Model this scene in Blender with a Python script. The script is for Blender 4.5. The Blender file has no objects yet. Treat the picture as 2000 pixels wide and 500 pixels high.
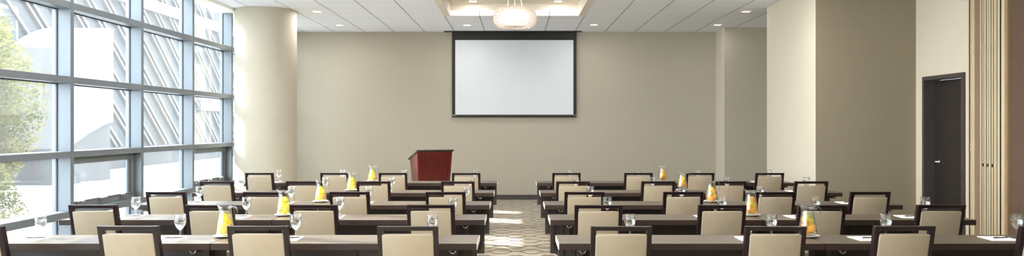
import bpy, bmesh, math, random
from mathutils import Vector, Matrix

scene = bpy.context.scene
COL = scene.collection
rnd = random.Random(7)
PI = math.pi

# ------------------------------------------------------------------ camera
cam_d = bpy.data.cameras.new('camera')
cam_d.sensor_width = 36.0
cam_d.lens = 27.0
cam_d.shift_x = -0.004
cam_d.shift_y = -0.0015
cam_d.clip_end = 300
cam = bpy.data.objects.new('camera', cam_d)
COL.objects.link(cam)
cam.location = (0, 0, 1.596)
cam.rotation_euler = (PI / 2, 0, 0)
scene.camera = cam

# ------------------------------------------------------------------ view, sky, sun
scene.view_settings.view_transform = 'Standard'
scene.view_settings.look = 'None'
scene.view_settings.gamma = 1.0
scene.view_settings.use_curve_mapping = False
scene.view_settings.exposure = 1.15
try:
    scene.cycles.use_denoising = True
    scene.cycles.sample_clamp_indirect = 6.0
    scene.cycles.caustics_reflective = False
except Exception:
    pass

SKY = 6.5
SUN = 10.0
DOWN = 17.0
world = bpy.data.worlds.new('sky')
scene.world = world
world.use_nodes = True
wn = world.node_tree.nodes
bg = wn['Background']
bg.inputs[0].default_value = (0.84, 0.92, 1.0, 1)
bg.inputs[1].default_value = SKY

sd = bpy.data.lights.new('sun', 'SUN')
sd.energy = SUN
sd.angle = math.radians(0.6)
sd.color = (1.0, 0.97, 0.92)
sun = bpy.data.objects.new('sun', sd)
COL.objects.link(sun)
sun.location = (-20, 18, 20)
sun.rotation_euler = Vector((1.0, -0.37, -0.68)).to_track_quat('-Z', 'Y').to_euler()


# ------------------------------------------------------------------ colour and materials
def lin(c):
    c = c / 255.0
    return c / 12.92 if c <= 0.04045 else ((c + 0.055) / 1.055) ** 2.4


def rgb(r, g, b):
    return (lin(r), lin(g), lin(b), 1.0)


def new_mat(name):
    m = bpy.data.materials.new(name)
    m.use_nodes = True
    nt = m.node_tree
    return m, nt, nt.nodes['Principled BSDF']


def noise_mat(name, c1, c2, rough=0.6, scale=(8, 8, 8), detail=4, bump=0.0, metal=0.0, bscale=None, coat=0.0, spec=0.5):
    """principled surface whose colour wanders between c1 and c2 with a stretched noise"""
    m, nt, p = new_mat(name)
    tc = nt.nodes.new('ShaderNodeTexCoord')
    mp = nt.nodes.new('ShaderNodeMapping')
    mp.inputs['Scale'].default_value = scale
    nz = nt.nodes.new('ShaderNodeTexNoise')
    nz.inputs['Scale'].default_value = 1.0
    nz.inputs['Detail'].default_value = detail
    cr = nt.nodes.new('ShaderNodeValToRGB')
    cr.color_ramp.elements[0].position = 0.3
    cr.color_ramp.elements[0].color = c1
    cr.color_ramp.elements[1].position = 0.7
    cr.color_ramp.elements[1].color = c2
    L = nt.links.new
    L(tc.outputs['Object'], mp.inputs['Vector'])
    L(mp.outputs[0], nz.inputs['Vector'])
    L(nz.outputs['Fac'], cr.inputs[0])
    L(cr.outputs[0], p.inputs['Base Color'])
    p.inputs['Roughness'].default_value = rough
    p.inputs['Metallic'].default_value = metal
    p.inputs['Specular IOR Level'].default_value = spec
    if coat:
        p.inputs['Coat Weight'].default_value = coat
        p.inputs['Coat Roughness'].default_value = 0.15
    if bump:
        b = nt.nodes.new('ShaderNodeBump')
        b.inputs['Strength'].default_value = bump
        b.inputs['Distance'].default_value = 0.01
        if bscale:
            mp2 = nt.nodes.new('ShaderNodeMapping')
            mp2.inputs['Scale'].default_value = bscale
            n2 = nt.nodes.new('ShaderNodeTexNoise')
            n2.inputs['Scale'].default_value = 1.0
            L(tc.outputs['Object'], mp2.inputs['Vector'])
            L(mp2.outputs[0], n2.inputs['Vector'])
            L(n2.outputs['Fac'], b.inputs['Height'])
        else:
            L(nz.outputs['Fac'], b.inputs['Height'])
        L(b.outputs[0], p.inputs['Normal'])
    return m


def math_node(nt, op, a, b=None, c=None):
    n = nt.nodes.new('ShaderNodeMath')
    n.operation = op
    for i, v in enumerate((a, b, c)):
        if v is None:
            continue
        if isinstance(v, (int, float)):
            n.inputs[i].default_value = v
        else:
            nt.links.new(v, n.inputs[i])
    return n.outputs[0]


def glass_mat(name, tint=(1, 1, 1, 1), gloss=0.12, edge=0.5, rough=0.02, body=None, veil=0.0):
    """thin clear sheet: see-through with a view-angle dependent reflection"""
    m = bpy.data.materials.new(name)
    m.use_nodes = True
    nt = m.node_tree
    nt.nodes.clear()
    out = nt.nodes.new('ShaderNodeOutputMaterial')
    tr = nt.nodes.new('ShaderNodeBsdfTransparent')
    tr.inputs[0].default_value = tint
    gl = nt.nodes.new('ShaderNodeBsdfGlossy')
    gl.inputs['Roughness'].default_value = rough
    lw = nt.nodes.new('ShaderNodeLayerWeight')
    lw.inputs[0].default_value = edge
    f = math_node(nt, 'MULTIPLY_ADD', lw.outputs['Facing'], gloss, 0.03)
    mx = nt.nodes.new('ShaderNodeMixShader')
    nt.links.new(f, mx.inputs[0])
    nt.links.new(tr.outputs[0], mx.inputs[1])
    nt.links.new(gl.outputs[0], mx.inputs[2])
    last = mx
    if veil:
        tl = nt.nodes.new('ShaderNodeBsdfTranslucent')
        tl.inputs[0].default_value = body or (0.8, 0.82, 0.84, 1)
        m2 = nt.nodes.new('ShaderNodeMixShader')
        m2.inputs[0].default_value = veil
        nt.links.new(mx.outputs[0], m2.inputs[1])
        nt.links.new(tl.outputs[0], m2.inputs[2])
        last = m2
    nt.links.new(last.outputs[0], out.inputs[0])
    return m


M = {}
M['wallpaper'] = noise_mat('khaki_wallcovering', rgb(168, 161, 146), rgb(170, 163, 148), 0.85, (40, 40, 3), 3, 0.08, bscale=(220, 220, 30), spec=0.2)
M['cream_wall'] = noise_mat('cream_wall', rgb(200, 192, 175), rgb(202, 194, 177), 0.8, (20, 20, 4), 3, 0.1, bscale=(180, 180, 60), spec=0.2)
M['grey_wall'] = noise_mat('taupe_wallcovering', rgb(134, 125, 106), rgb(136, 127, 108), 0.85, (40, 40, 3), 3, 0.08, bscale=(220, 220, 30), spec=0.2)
M['column'] = noise_mat('column_paint', rgb(174, 167, 151), rgb(177, 170, 154), 0.7, (6, 6, 6), 2, spec=0.25)
M['fabric_panel'] = noise_mat('brown_panel_fabric', rgb(126, 106, 91), rgb(138, 118, 102), 0.9, (30, 30, 160), 4, 0.3, spec=0.15)
M['panel_edge'] = noise_mat('cream_panel_trim', rgb(188, 173, 142), rgb(194, 180, 150), 0.45, (4, 4, 2), 2)
M['panel_wood'] = noise_mat('tan_seal', rgb(140, 112, 80), rgb(150, 122, 90), 0.6, (4, 4, 2), 2)
M['black'] = noise_mat('black_rubber_gap_shade', rgb(22, 20, 20), rgb(28, 26, 25), 0.6, (6, 6, 6), 2)
M['dark_base'] = noise_mat('dark_baseboard', rgb(48, 44, 44), rgb(56, 52, 52), 0.5, (6, 6, 6), 2)
M['white_paint'] = noise_mat('white_ceiling_paint', rgb(236, 234, 228), rgb(240, 238, 232), 0.8, (5, 5, 5), 2)
M['tray_paint_reflection'] = noise_mat('tray_paint_reflection', rgb(228, 219, 205), rgb(232, 224, 210), 0.8, (5, 5, 5), 2)  # cream tint puts a beige reflection into the tray colour
M['alu'] = noise_mat('silver_mullion_paint', rgb(100, 107, 113), rgb(106, 113, 119), 0.42, (3, 3, 1), 2, metal=0.25)
M['sash'] = noise_mat('grey_sash_paint', rgb(104, 110, 112), rgb(110, 116, 118), 0.45, (3, 3, 3), 2, metal=0.2)
M['gasket'] = noise_mat('dark_gasket', rgb(50, 54, 60), rgb(58, 62, 68), 0.6, (3, 3, 3), 2)
M['chrome'] = noise_mat('chrome', rgb(205, 205, 205), rgb(215, 215, 215), 0.18, (10, 10, 10), 2, metal=1.0)
M['table_top'] = noise_mat('grey_brown_laminate', rgb(68, 58, 47), rgb(86, 75, 62), 0.38, (3, 60, 60), 6, spec=0.5)
M['table_edge'] = noise_mat('table_edge_band', rgb(42, 31, 26), rgb(50, 38, 32), 0.5, (3, 50, 80), 4, spec=0.3)
M['table_end'] = noise_mat('pale_edge_trim', rgb(226, 222, 214), rgb(232, 228, 220), 0.4, (5, 5, 5), 2)
M['table_dark'] = noise_mat('dark_table_base', rgb(46, 38, 36), rgb(54, 45, 42), 0.5, (3, 20, 20), 3)
M['chair_wood'] = noise_mat('espresso_chair_wood', rgb(24, 14, 16), rgb(31, 19, 21), 0.32, (20, 20, 4), 4, coat=0.08, spec=0.35)
M['vinyl'] = noise_mat('beige_vinyl', rgb(150, 137, 115), rgb(156, 143, 121), 0.5, (14, 14, 14), 3, 0.1, bscale=(160, 160, 160))
M['screen'] = noise_mat('projection_fabric', rgb(204, 209, 214), rgb(206, 211, 216), 0.8, (2, 2, 2), 2)
M['screen_black'] = noise_mat('screen_border', rgb(26, 24, 23), rgb(32, 30, 28), 0.7, (4, 4, 4), 2)
M['lectern'] = noise_mat('mahogany_veneer', rgb(58, 9, 6), rgb(92, 21, 14), 0.28, (26, 26, 2.5), 5, coat=0.4)
M['lectern_dark'] = noise_mat('dark_lectern_edge', rgb(46, 40, 34), rgb(58, 50, 44), 0.4, (8, 8, 8), 3)
M['paper'] = noise_mat('notepad_paper', rgb(238, 238, 234), rgb(242, 242, 238), 0.7, (8, 8, 8), 2)
M['pen'] = noise_mat('pen_plastic', rgb(38, 40, 48), rgb(46, 48, 56), 0.35, (8, 8, 8), 2)
M['china'] = noise_mat('white_china', rgb(236, 236, 232), rgb(240, 240, 236), 0.15, (8, 8, 8), 2)
M['door'] = noise_mat('espresso_door', rgb(36, 31, 29), rgb(44, 38, 36), 0.45, (30, 30, 2), 4)
M['door_frame'] = noise_mat('door_frame_paint', rgb(62, 56, 53), rgb(68, 62, 58), 0.45, (4, 4, 4), 2)
M['window_glass'] = glass_mat('window_glass', (0.96, 0.98, 0.98, 1), 0.22, 0.4, veil=0.012)
M['vessel'] = glass_mat('clear_vessel_glass', (0.985, 0.99, 0.99, 1), 0.6, 0.3, 0.02)
M['ground'] = noise_mat('pale_paving', rgb(172, 171, 168), rgb(184, 183, 180), 0.9, (0.6, 0.6, 0.6), 4)
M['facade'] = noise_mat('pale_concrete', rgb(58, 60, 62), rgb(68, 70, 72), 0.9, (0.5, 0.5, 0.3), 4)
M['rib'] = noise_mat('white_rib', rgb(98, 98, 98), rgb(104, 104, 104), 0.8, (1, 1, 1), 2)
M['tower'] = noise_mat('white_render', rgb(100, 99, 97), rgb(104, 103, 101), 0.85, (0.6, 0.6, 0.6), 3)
M['dark_glass'] = noise_mat('street_window', rgb(42, 46, 52), rgb(52, 56, 62), 0.7, (1, 1, 1), 2)
M['bark'] = noise_mat('bark', rgb(108, 98, 84), rgb(132, 122, 106), 0.9, (10, 10, 3), 4, 0.4)


def leaf_mat():
    m, nt, p = new_mat('yellow_green_leaf')
    oi = nt.nodes.new('ShaderNodeTexCoord')
    nz = nt.nodes.new('ShaderNodeTexNoise')
    nz.inputs['Scale'].default_value = 2.6
    cr = nt.nodes.new('ShaderNodeValToRGB')
    cr.color_ramp.elements[0].position = 0.35
    cr.color_ramp.elements[0].color = rgb(70, 76, 30)
    cr.color_ramp.elements[1].position = 0.65
    cr.color_ramp.elements[1].color = rgb(154, 148, 90)  # lighter tone paints bright highlights into the leaf colour
    nt.links.new(oi.outputs['Object'], nz.inputs['Vector'])
    nt.links.new(nz.outputs['Fac'], cr.inputs[0])
    nt.links.new(cr.outputs[0], p.inputs['Base Color'])
    p.inputs['Roughness'].default_value = 0.6
    p.inputs['Transmission Weight'].default_value = 0.0
    tl = nt.nodes.new('ShaderNodeBsdfTranslucent')
    nt.links.new(cr.outputs[0], tl.inputs[0])
    mx = nt.nodes.new('ShaderNodeMixShader')
    mx.inputs[0].default_value = 0.45
    nt.links.new(p.outputs[0], mx.inputs[1])
    nt.links.new(tl.outputs[0], mx.inputs[2])
    nt.links.new(mx.outputs[0], nt.nodes['Material Output'].inputs[0])
    return m


M['leaf'] = leaf_mat()


def water_mat(name, col, rough=0.0):
    m, nt, p = new_mat(name)
    p.inputs['Base Color'].default_value = col
    p.inputs['Roughness'].default_value = rough
    p.inputs['IOR'].default_value = 1.33
    p.inputs['Transmission Weight'].default_value = 1.0
    return m


M['water'] = water_mat('water', (0.97, 0.99, 0.99, 1))


def pitcher_water(name, tint, body, veil):
    return glass_mat(name, tint, 0.25, 0.3, 0.03, body, veil)


M['lemon_water'] = pitcher_water('lemon_water', (1.0, 0.99, 0.88, 1), (1.0, 0.98, 0.5, 1), 0.25)
M['orange_water'] = pitcher_water('orange_water', (0.95, 0.96, 0.88, 1), (0.96, 0.95, 0.65, 1), 0.18)


def emis(name, col, s):
    m = bpy.data.materials.new(name)
    m.use_nodes = True
    nt = m.node_tree
    nt.nodes.clear()
    o = nt.nodes.new('ShaderNodeOutputMaterial')
    e = nt.nodes.new('ShaderNodeEmission')
    e.inputs[0].default_value = col
    e.inputs[1].default_value = s
    nt.links.new(e.outputs[0], o.inputs[0])
    return m


M['lens'] = emis('downlight_lens', (1.0, 0.86, 0.68, 1), 1.6)
M['bulb'] = emis('chandelier_bulb', (1.0, 0.84, 0.72, 1), 3.2)


def bead_mat():
    m = bpy.data.materials.new('glass_bead')
    m.use_nodes = True
    nt = m.node_tree
    nt.nodes.clear()
    o = nt.nodes.new('ShaderNodeOutputMaterial')
    tr = nt.nodes.new('ShaderNodeBsdfTransparent')
    tl = nt.nodes.new('ShaderNodeBsdfTranslucent')
    tl.inputs[0].default_value = (1.0, 0.94, 0.90, 1)
    gl = nt.nodes.new('ShaderNodeBsdfGlossy')
    gl.inputs['Roughness'].default_value = 0.1
    a = nt.nodes.new('ShaderNodeMixShader')
    a.inputs[0].default_value = 0.6
    b = nt.nodes.new('ShaderNodeMixShader')
    lw = nt.nodes.new('ShaderNodeLayerWeight')
    lw.inputs[0].default_value = 0.35
    nt.links.new(tr.outputs[0], a.inputs[1])
    nt.links.new(tl.outputs[0], a.inputs[2])
    nt.links.new(lw.outputs['Facing'], b.inputs[0])
    nt.links.new(a.outputs[0], b.inputs[1])
    nt.links.new(gl.outputs[0], b.inputs[2])
    nt.links.new(b.outputs[0], o.inputs[0])
    return m


M['bead'] = bead_mat()


def fruit_mats(pref, flesh, pith, rind):
    M[pref + '_flesh'] = noise_mat(pref + '_flesh', flesh, tuple(min(1, x * 1.15) for x in flesh[:3]) + (1,), 0.4, (200, 200, 200), 2)
    M[pref + '_pith'] = noise_mat(pref + '_pith', pith, pith, 0.5, (50, 50, 50), 2)
    M[pref + '_rind'] = noise_mat(pref + '_rind', rind, rind, 0.4, (50, 50, 50), 2)
    for k in ('_flesh', '_pith', '_rind'):
        nt = M[pref + k].node_tree
        p = nt.nodes['Principled BSDF']
        p.inputs['Subsurface Weight'].default_value = 0.0


fruit_mats('lemon', rgb(246, 216, 14), rgb(252, 240, 120), rgb(248, 218, 10))
fruit_mats('orange', rgb(248, 156, 10), rgb(252, 222, 130), rgb(250, 150, 6))
fruit_mats('lime', rgb(190, 205, 80), rgb(226, 232, 160), rgb(110, 150, 50))


def ceiling_mat():
    m, nt, p = new_mat('acoustic_ceiling_tiles')
    tc = nt.nodes.new('ShaderNodeTexCoord')
    sp = nt.nodes.new('ShaderNodeSeparateXYZ')
    nt.links.new(tc.outputs['Object'], sp.inputs[0])
    px, py = 0.655, 0.612

    def lines(v, off, pitch, w):
        a = math_node(nt, 'ADD', v, off)
        a = math_node(nt, 'PINGPONG', a, pitch / 2)
        # pingpong is 0 on every multiple of the pitch
        return math_node(nt, 'LESS_THAN', a, w)
    lx = lines(sp.outputs[0], 0.03, px, 0.007)
    ly = lines(sp.outputs[1], -12.87, py, 0.0045)
    ly = math_node(nt, 'MULTIPLY', ly, 0.45)
    l = math_node(nt, 'MAXIMUM', lx, ly)
    mp = nt.nodes.new('ShaderNodeMapping')
    mp.inputs['Scale'].default_value = (0.6, 22, 1)
    nz = nt.nodes.new('ShaderNodeTexNoise')
    nz.inputs['Scale'].default_value = 1
    nz.inputs['Detail'].default_value = 3
    nt.links.new(tc.outputs['Object'], mp.inputs[0])
    nt.links.new(mp.outputs[0], nz.inputs['Vector'])
    cr = nt.nodes.new('ShaderNodeValToRGB')
    cr.color_ramp.elements[0].position = 0.35
    cr.color_ramp.elements[0].color = rgb(240, 243, 250)
    cr.color_ramp.elements[1].position = 0.65
    cr.color_ramp.elements[1].color = rgb(246, 248, 254)
    nt.links.new(nz.outputs['Fac'], cr.inputs[0])
    mx = nt.nodes.new('ShaderNodeMix')
    mx.data_type = 'RGBA'
    nt.links.new(l, mx.inputs['Factor'])
    nt.links.new(cr.outputs[0], mx.inputs['A'])
    mx.inputs['B'].default_value = rgb(120, 116, 108)
    nt.links.new(mx.outputs['Result'], p.inputs['Base Color'])
    p.inputs['Roughness'].default_value = 0.9
    p.inputs['Specular IOR Level'].default_value = 0.2
    return m


M['ceiling'] = ceiling_mat()


def carpet_mat():
    m, nt, p = new_mat('lattice_carpet')
    tc = nt.nodes.new('ShaderNodeTexCoord')
    sp = nt.nodes.new('ShaderNodeSeparateXYZ')
    nt.links.new(tc.outputs['Object'], sp.inputs[0])
    R, Q, HWID, A = 0.46, 0.40, 0.15, 0.17
    row = math_node(nt, 'DIVIDE', math_node(nt, 'ADD', sp.outputs[1], 0.1), R)
    par = math_node(nt, 'MULTIPLY', math_node(nt, 'FLOORED_MODULO', math_node(nt, 'FLOOR', row), 2.0), Q / 2)
    fr = math_node(nt, 'ABSOLUTE', math_node(nt, 'SUBTRACT', math_node(nt, 'FRACT', row), 0.5))
    yl = math_node(nt, 'MULTIPLY', fr, R)
    xl = math_node(nt, 'PINGPONG', math_node(nt, 'ADD', sp.outputs[0], par), Q / 2)
    env = math_node(nt, 'MULTIPLY_ADD', xl, -A / (HWID * 0.65), A / 0.65)
    env = math_node(nt, 'MINIMUM', math_node(nt, 'MAXIMUM', env, 0.0), A)
    d = math_node(nt, 'ABSOLUTE', math_node(nt, 'SUBTRACT', yl, env))
    l = math_node(nt, 'LESS_THAN', d, 0.024)
    inner = math_node(nt, 'LESS_THAN', math_node(nt, 'ABSOLUTE', math_node(nt, 'SUBTRACT', d, 0.05)), 0.01)
    nz = nt.nodes.new('ShaderNodeTexNoise')
    nz.inputs['Scale'].default_value = 9
    nz.inputs['Detail'].default_value = 6
    nt.links.new(tc.outputs['Object'], nz.inputs['Vector'])
    cr = nt.nodes.new('ShaderNodeValToRGB')
    cr.color_ramp.elements[0].position = 0.3
    cr.color_ramp.elements[0].color = rgb(146, 138, 124)
    cr.color_ramp.elements[1].position = 0.7
    cr.color_ramp.elements[1].color = rgb(178, 170, 154)
    nt.links.new(nz.outputs['Fac'], cr.inputs[0])
    m1 = nt.nodes.new('ShaderNodeMix')
    m1.data_type = 'RGBA'
    nt.links.new(math_node(nt, 'MULTIPLY', inner, 0.4), m1.inputs['Factor'])
    nt.links.new(cr.outputs[0], m1.inputs['A'])
    m1.inputs['B'].default_value = rgb(200, 190, 168)
    m2 = nt.nodes.new('ShaderNodeMix')
    m2.data_type = 'RGBA'
    nt.links.new(l, m2.inputs['Factor'])
    nt.links.new(m1.outputs['Result'], m2.inputs['A'])
    m2.inputs['B'].default_value = rgb(66, 54, 44)
    nt.links.new(m2.outputs['Result'], p.inputs['Base Color'])
    p.inputs['Roughness'].default_value = 0.95
    p.inputs['Specular IOR Level'].default_value = 0.1
    return m


M['carpet'] = carpet_mat()


# ------------------------------------------------------------------ mesh helpers
def box(bm, x0, x1, y0, y1, z0, z1, mat=0, bevel=0.0, seg=2):
    r = bmesh.ops.create_cube(bm, size=1.0)
    vs = r['verts']
    for v in vs:
        v.co = Vector(((x0 + x1) / 2 + v.co.x * (x1 - x0), (y0 + y1) / 2 + v.co.y * (y1 - y0), (z0 + z1) / 2 + v.co.z * (z1 - z0)))
    fs = list({f for v in vs for f in v.link_faces})
    for f in fs:
        f.material_index = mat
    if bevel > 0:
        es = list({e for v in vs for e in v.link_edges})
        bmesh.ops.bevel(bm, geom=es, offset=bevel, segments=seg, affect='EDGES', profile=0.5)
    return vs


def hexa(bm, bottom, top, mat=0, bevel=0.0):
    """solid from four bottom and four top corners"""
    vs = [bm.verts.new(p) for p in list(bottom) + list(top)]
    q = [(3, 2, 1, 0), (4, 5, 6, 7), (0, 1, 5, 4), (1, 2, 6, 5), (2, 3, 7, 6), (3, 0, 4, 7)]
    fs = [bm.faces.new([vs[i] for i in f]) for f in q]
    for f in fs:
        f.material_index = mat
    bmesh.ops.recalc_face_normals(bm, faces=fs)
    if bevel > 0:
        es = list({e for f in fs for e in f.edges})
        bmesh.ops.bevel(bm, geom=es, offset=bevel, segments=2, affect='EDGES', profile=0.5)
    return vs


def lathe(bm, prof, n=24, c=(0, 0, 0), mat=0, closed=False):
    rings = []
    for r, z in prof:
        if r < 1e-6:
            rings.append([bm.verts.new((c[0], c[1], c[2] + z))])
        else:
            rings.append([bm.verts.new((c[0] + r * math.cos(2 * PI * k / n), c[1] + r * math.sin(2 * PI * k / n), c[2] + z)) for k in range(n)])
    fs = []
    for a, b in zip(rings, rings[1:]):
        for k in range(n):
            k2 = (k + 1) % n
            if len(a) == 1 and len(b) == 1:
                continue
            if len(a) == 1:
                fs.append(bm.faces.new((a[0], b[k2], b[k])))
            elif len(b) == 1:
                fs.append(bm.faces.new((a[k], a[k2], b[0])))
            else:
                fs.append(bm.faces.new((a[k], a[k2], b[k2], b[k])))
    for f in fs:
        f.material_index = mat
        f.smooth = True
    return rings


def tube(bm, pts, r, n=8, mat=0, radii=None):
    pts = [Vector(p) for p in pts]
    rings = []
    up = Vector((0, 0, 1))
    for i, p in enumerate(pts):
        d = (pts[min(i + 1, len(pts) - 1)] - pts[max(i - 1, 0)]).normalized()
        u = d.cross(up)
        if u.length < 1e-3:
            u = d.cross(Vector((0, 1, 0)))
        u.normalize()
        w = d.cross(u).normalized()
        rr = radii[i] if radii else r
        rings.append([bm.verts.new(p + u * rr * math.cos(2 * PI * k / n) + w * rr * math.sin(2 * PI * k / n)) for k in range(n)])
    fs = []
    for a, b in zip(rings, rings[1:]):
        for k in range(n):
            fs.append(bm.faces.new((a[k], a[(k + 1) % n], b[(k + 1) % n], b[k])))
    fs.append(bm.faces.new(rings[0][::-1]))
    fs.append(bm.faces.new(rings[-1]))
    for f in fs:
        f.smooth = True
        f.material_index = mat
    bmesh.ops.recalc_face_normals(bm, faces=fs)


def obj(name, bm, mats, parent=None):
    me = bpy.data.meshes.new(name)
    bm.normal_update()
    bm.to_mesh(me)
    bm.free()
    if not isinstance(mats, (list, tuple)):
        mats = [mats]
    for m in mats:
        me.materials.append(M[m] if isinstance(m, str) else m)
    o = bpy.data.objects.new(name, me)
    COL.objects.link(o)
    if parent:
        o.parent = parent
    return o


def boxobj(name, b, mat, parent=None, bevel=0.0):
    bm = bmesh.new()
    box(bm, *b, bevel=bevel)
    return obj(name, bm, mat, parent)


def tag(o, label=None, cat=None, group=None, kind=None):
    if label:
        o['label'] = label
    if cat:
        o['category'] = cat
    if group:
        o['group'] = group
    if kind:
        o['kind'] = kind
    return o


def thing(name, loc, rz=0.0):
    e = bpy.data.objects.new(name, None)
    e.empty_display_size = 0.1
    COL.objects.link(e)
    e.location = loc
    e.rotation_euler = (0, 0, rz)
    return e


def copy_tree(o, parent=None):
    c = o.copy()
    COL.objects.link(c)
    if parent:
        c.parent = parent
    for ch in list(o.children):
        copy_tree(ch, c)
    return c


def struct(name, o, label, cat):
    o.name = name
    return tag(o, label, cat, kind='structure')


# ------------------------------------------------------------------ the room
CZ = 3.664            # ceiling
GX = -5.244           # window glass
FX = -5.08            # room side of the mullions
BY = 16.77            # far wall
RX = 5.816            # right wall
Y0 = -4.0             # wall behind the camera
TRX0, TRX1, TRY0, TRY1, TRZ = -1.226, 1.165, 5.0, 14.33, 3.888

struct('floor', boxobj('floor', (-5.4, 7.2, Y0, BY, -0.1, 0.0), 'carpet'), 'beige carpet with a dark elongated lattice pattern, seen in the aisle', 'floor')

bm = bmesh.new()
box(bm, GX, TRX0 - 0.12, Y0, BY, CZ, CZ + 0.1)
box(bm, TRX1 + 0.12, 7.2, Y0, BY, CZ, CZ + 0.1)
box(bm, TRX0 - 0.12, TRX1 + 0.12, TRY1, BY, CZ, CZ + 0.1)
box(bm, TRX0 - 0.12, TRX1 + 0.12, Y0, TRY0, CZ, CZ + 0.1)
ceil = struct('ceiling', obj('ceiling', bm, 'ceiling'), 'pale acoustic tile ceiling with narrow dark joints', 'ceiling')

# recessed tray over the aisle with its white border
bm = bmesh.new()
box(bm, TRX0 - 0.2, TRX1 + 0.2, TRY0 - 0.2, TRY1 + 0.2, TRZ, TRZ + 0.1)
for b in ((TRX0 - 0.12, TRX0, TRY0, TRY1), (TRX1, TRX1 + 0.12, TRY0, TRY1)):
    box(bm, *b, CZ - 0.006, TRZ)
box(bm, TRX0 - 0.12, TRX1 + 0.12, TRY1, TRY1 + 0.1, CZ + 0.1, TRZ)
box(bm, TRX0 - 0.12, TRX1 + 0.12, TRY0 - 0.1, TRY0, CZ + 0.1, TRZ)
struct('trim_1', obj('trim_1', bm, 'tray_paint_reflection'), 'recessed ceiling tray above the central aisle, cream from painted-in reflection', 'ceiling tray')
struct('trim_2', boxobj('trim_2', (GX, GX + 0.30, Y0, BY, CZ - 0.045, CZ), 'white_paint'), 'white ceiling strip along the top of the window wall', 'ceiling trim')
struct('trim_3', boxobj('trim_3', (-1.56, 1.42, BY - 0.16, BY - 0.02, CZ - 0.012, CZ - 0.001), 'black'), 'dark slot in the ceiling over the projection screen', 'ceiling slot')

struct('wall_back', boxobj('wall_back', (-5.4, 4.6, BY, BY + 0.15, -0.1, CZ + 0.1), 'wallpaper'), 'khaki far wall behind the screen and lectern', 'wall')
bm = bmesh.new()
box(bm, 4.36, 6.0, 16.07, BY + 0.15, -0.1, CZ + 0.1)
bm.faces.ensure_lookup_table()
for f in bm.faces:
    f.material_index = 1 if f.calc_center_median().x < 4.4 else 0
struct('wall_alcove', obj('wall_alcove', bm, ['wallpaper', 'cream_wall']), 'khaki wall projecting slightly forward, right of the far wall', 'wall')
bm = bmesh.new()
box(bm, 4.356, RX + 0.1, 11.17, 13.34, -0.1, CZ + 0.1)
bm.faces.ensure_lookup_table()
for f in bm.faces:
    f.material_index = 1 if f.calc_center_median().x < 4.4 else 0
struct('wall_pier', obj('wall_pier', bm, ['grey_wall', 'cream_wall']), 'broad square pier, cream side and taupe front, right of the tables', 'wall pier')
# right wall with the door opening
DY0, DY1, DZ = 9.936, 10.946, 2.30
bm = bmesh.new()
box(bm, RX, RX + 0.2, DY1, 11.3, -0.1, CZ + 0.1)
box(bm, RX, RX + 0.2, 13.2, BY, -0.1, CZ + 0.1)
box(bm, RX, RX + 0.2, DY0, DY1, DZ, CZ + 0.1)
box(bm, RX, RX + 0.2, 9.885, DY0, -0.1, CZ + 0.1)
struct('wall_right', obj('wall_right', bm, 'cream_wall'), 'cream wall around the dark door', 'wall')
bm = bmesh.new()
box(bm, RX + 0.01, 7.2, 9.63, 9.75, -0.1, CZ + 0.1)
struct('wall_recess', obj('wall_recess', bm, 'fabric_panel'), 'brown fabric strip of wall behind the folded partition', 'wall')
bm = bmesh.new()
box(bm, RX + 0.0, RX + 0.08, 9.865, 9.885, 0, CZ, 0)
box(bm, RX + 0.002, RX + 0.08, 9.838, 9.862, 0, CZ, 1)  # flush black strip paints the dark of an open slot
box(bm, RX + 0.0, RX + 0.08, 9.81, 9.835, 0, CZ, 0)
box(bm, RX + 0.005, RX + 0.08, 9.785, 9.808, 0, CZ, 0)
box(bm, RX + 0.0, RX + 0.08, 9.75, 9.78, 0, CZ, 0)
for z in (0.25, 1.30, 2.56):
    box(bm, RX - 0.004, RX + 0.05, 9.839, 9.861, z - 0.012, z + 0.012, 2)
    box(bm, RX - 0.004, RX + 0.05, 9.839, 9.861, z + 0.05, z + 0.075, 2)
struct('trim_4', obj('trim_4', bm, ['panel_edge', 'black', 'chrome']), 'cream and black vertical jamb strip between door and partition', 'jamb')
struct('wall_side', boxobj('wall_side', (7.1, 7.2, Y0, 9.7, -0.1, CZ + 0.1), 'grey_wall'), 'wall beyond the folded partition', 'wall')
struct('wall_front', boxobj('wall_front', (-5.4, 7.2, Y0 - 0.15, Y0, -0.1, CZ + 0.1), 'wallpaper'), 'wall behind the camera', 'wall')
struct('wall_left', boxobj('wall_left', (GX - 0.12, FX, 16.42, BY, -0.1, CZ + 0.1), 'cream_wall'), 'narrow cream wall end hidden behind the column', 'wall')
struct('baseboard_back', boxobj('baseboard_back', (-5.07, 4.355, BY - 0.014, BY, 0, 0.105), 'dark_base', bevel=0.003), 'dark baseboard along the far wall', 'baseboard')
struct('baseboard_alcove', boxobj('baseboard_alcove', (4.36, 5.80, 16.056, 16.07, 0, 0.105), 'dark_base', bevel=0.003), 'dark baseboard under the projecting wall', 'baseboard')
struct('baseboard_pier', boxobj('baseboard_pier', (4.342, 4.356, 11.156, 13.34, 0, 0.105), 'dark_base', bevel=0.003), 'dark baseboard along the pier', 'baseboard')

# round column
bm = bmesh.new()
lathe(bm, [(0.531, 0.0), (0.531, CZ)], 96)
col = obj('wall_column', bm, 'column')
col.location = (-4.466, 13.72, 0)
struct('wall_column', col, 'thick round cream column between the windows and the far wall', 'column')

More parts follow.
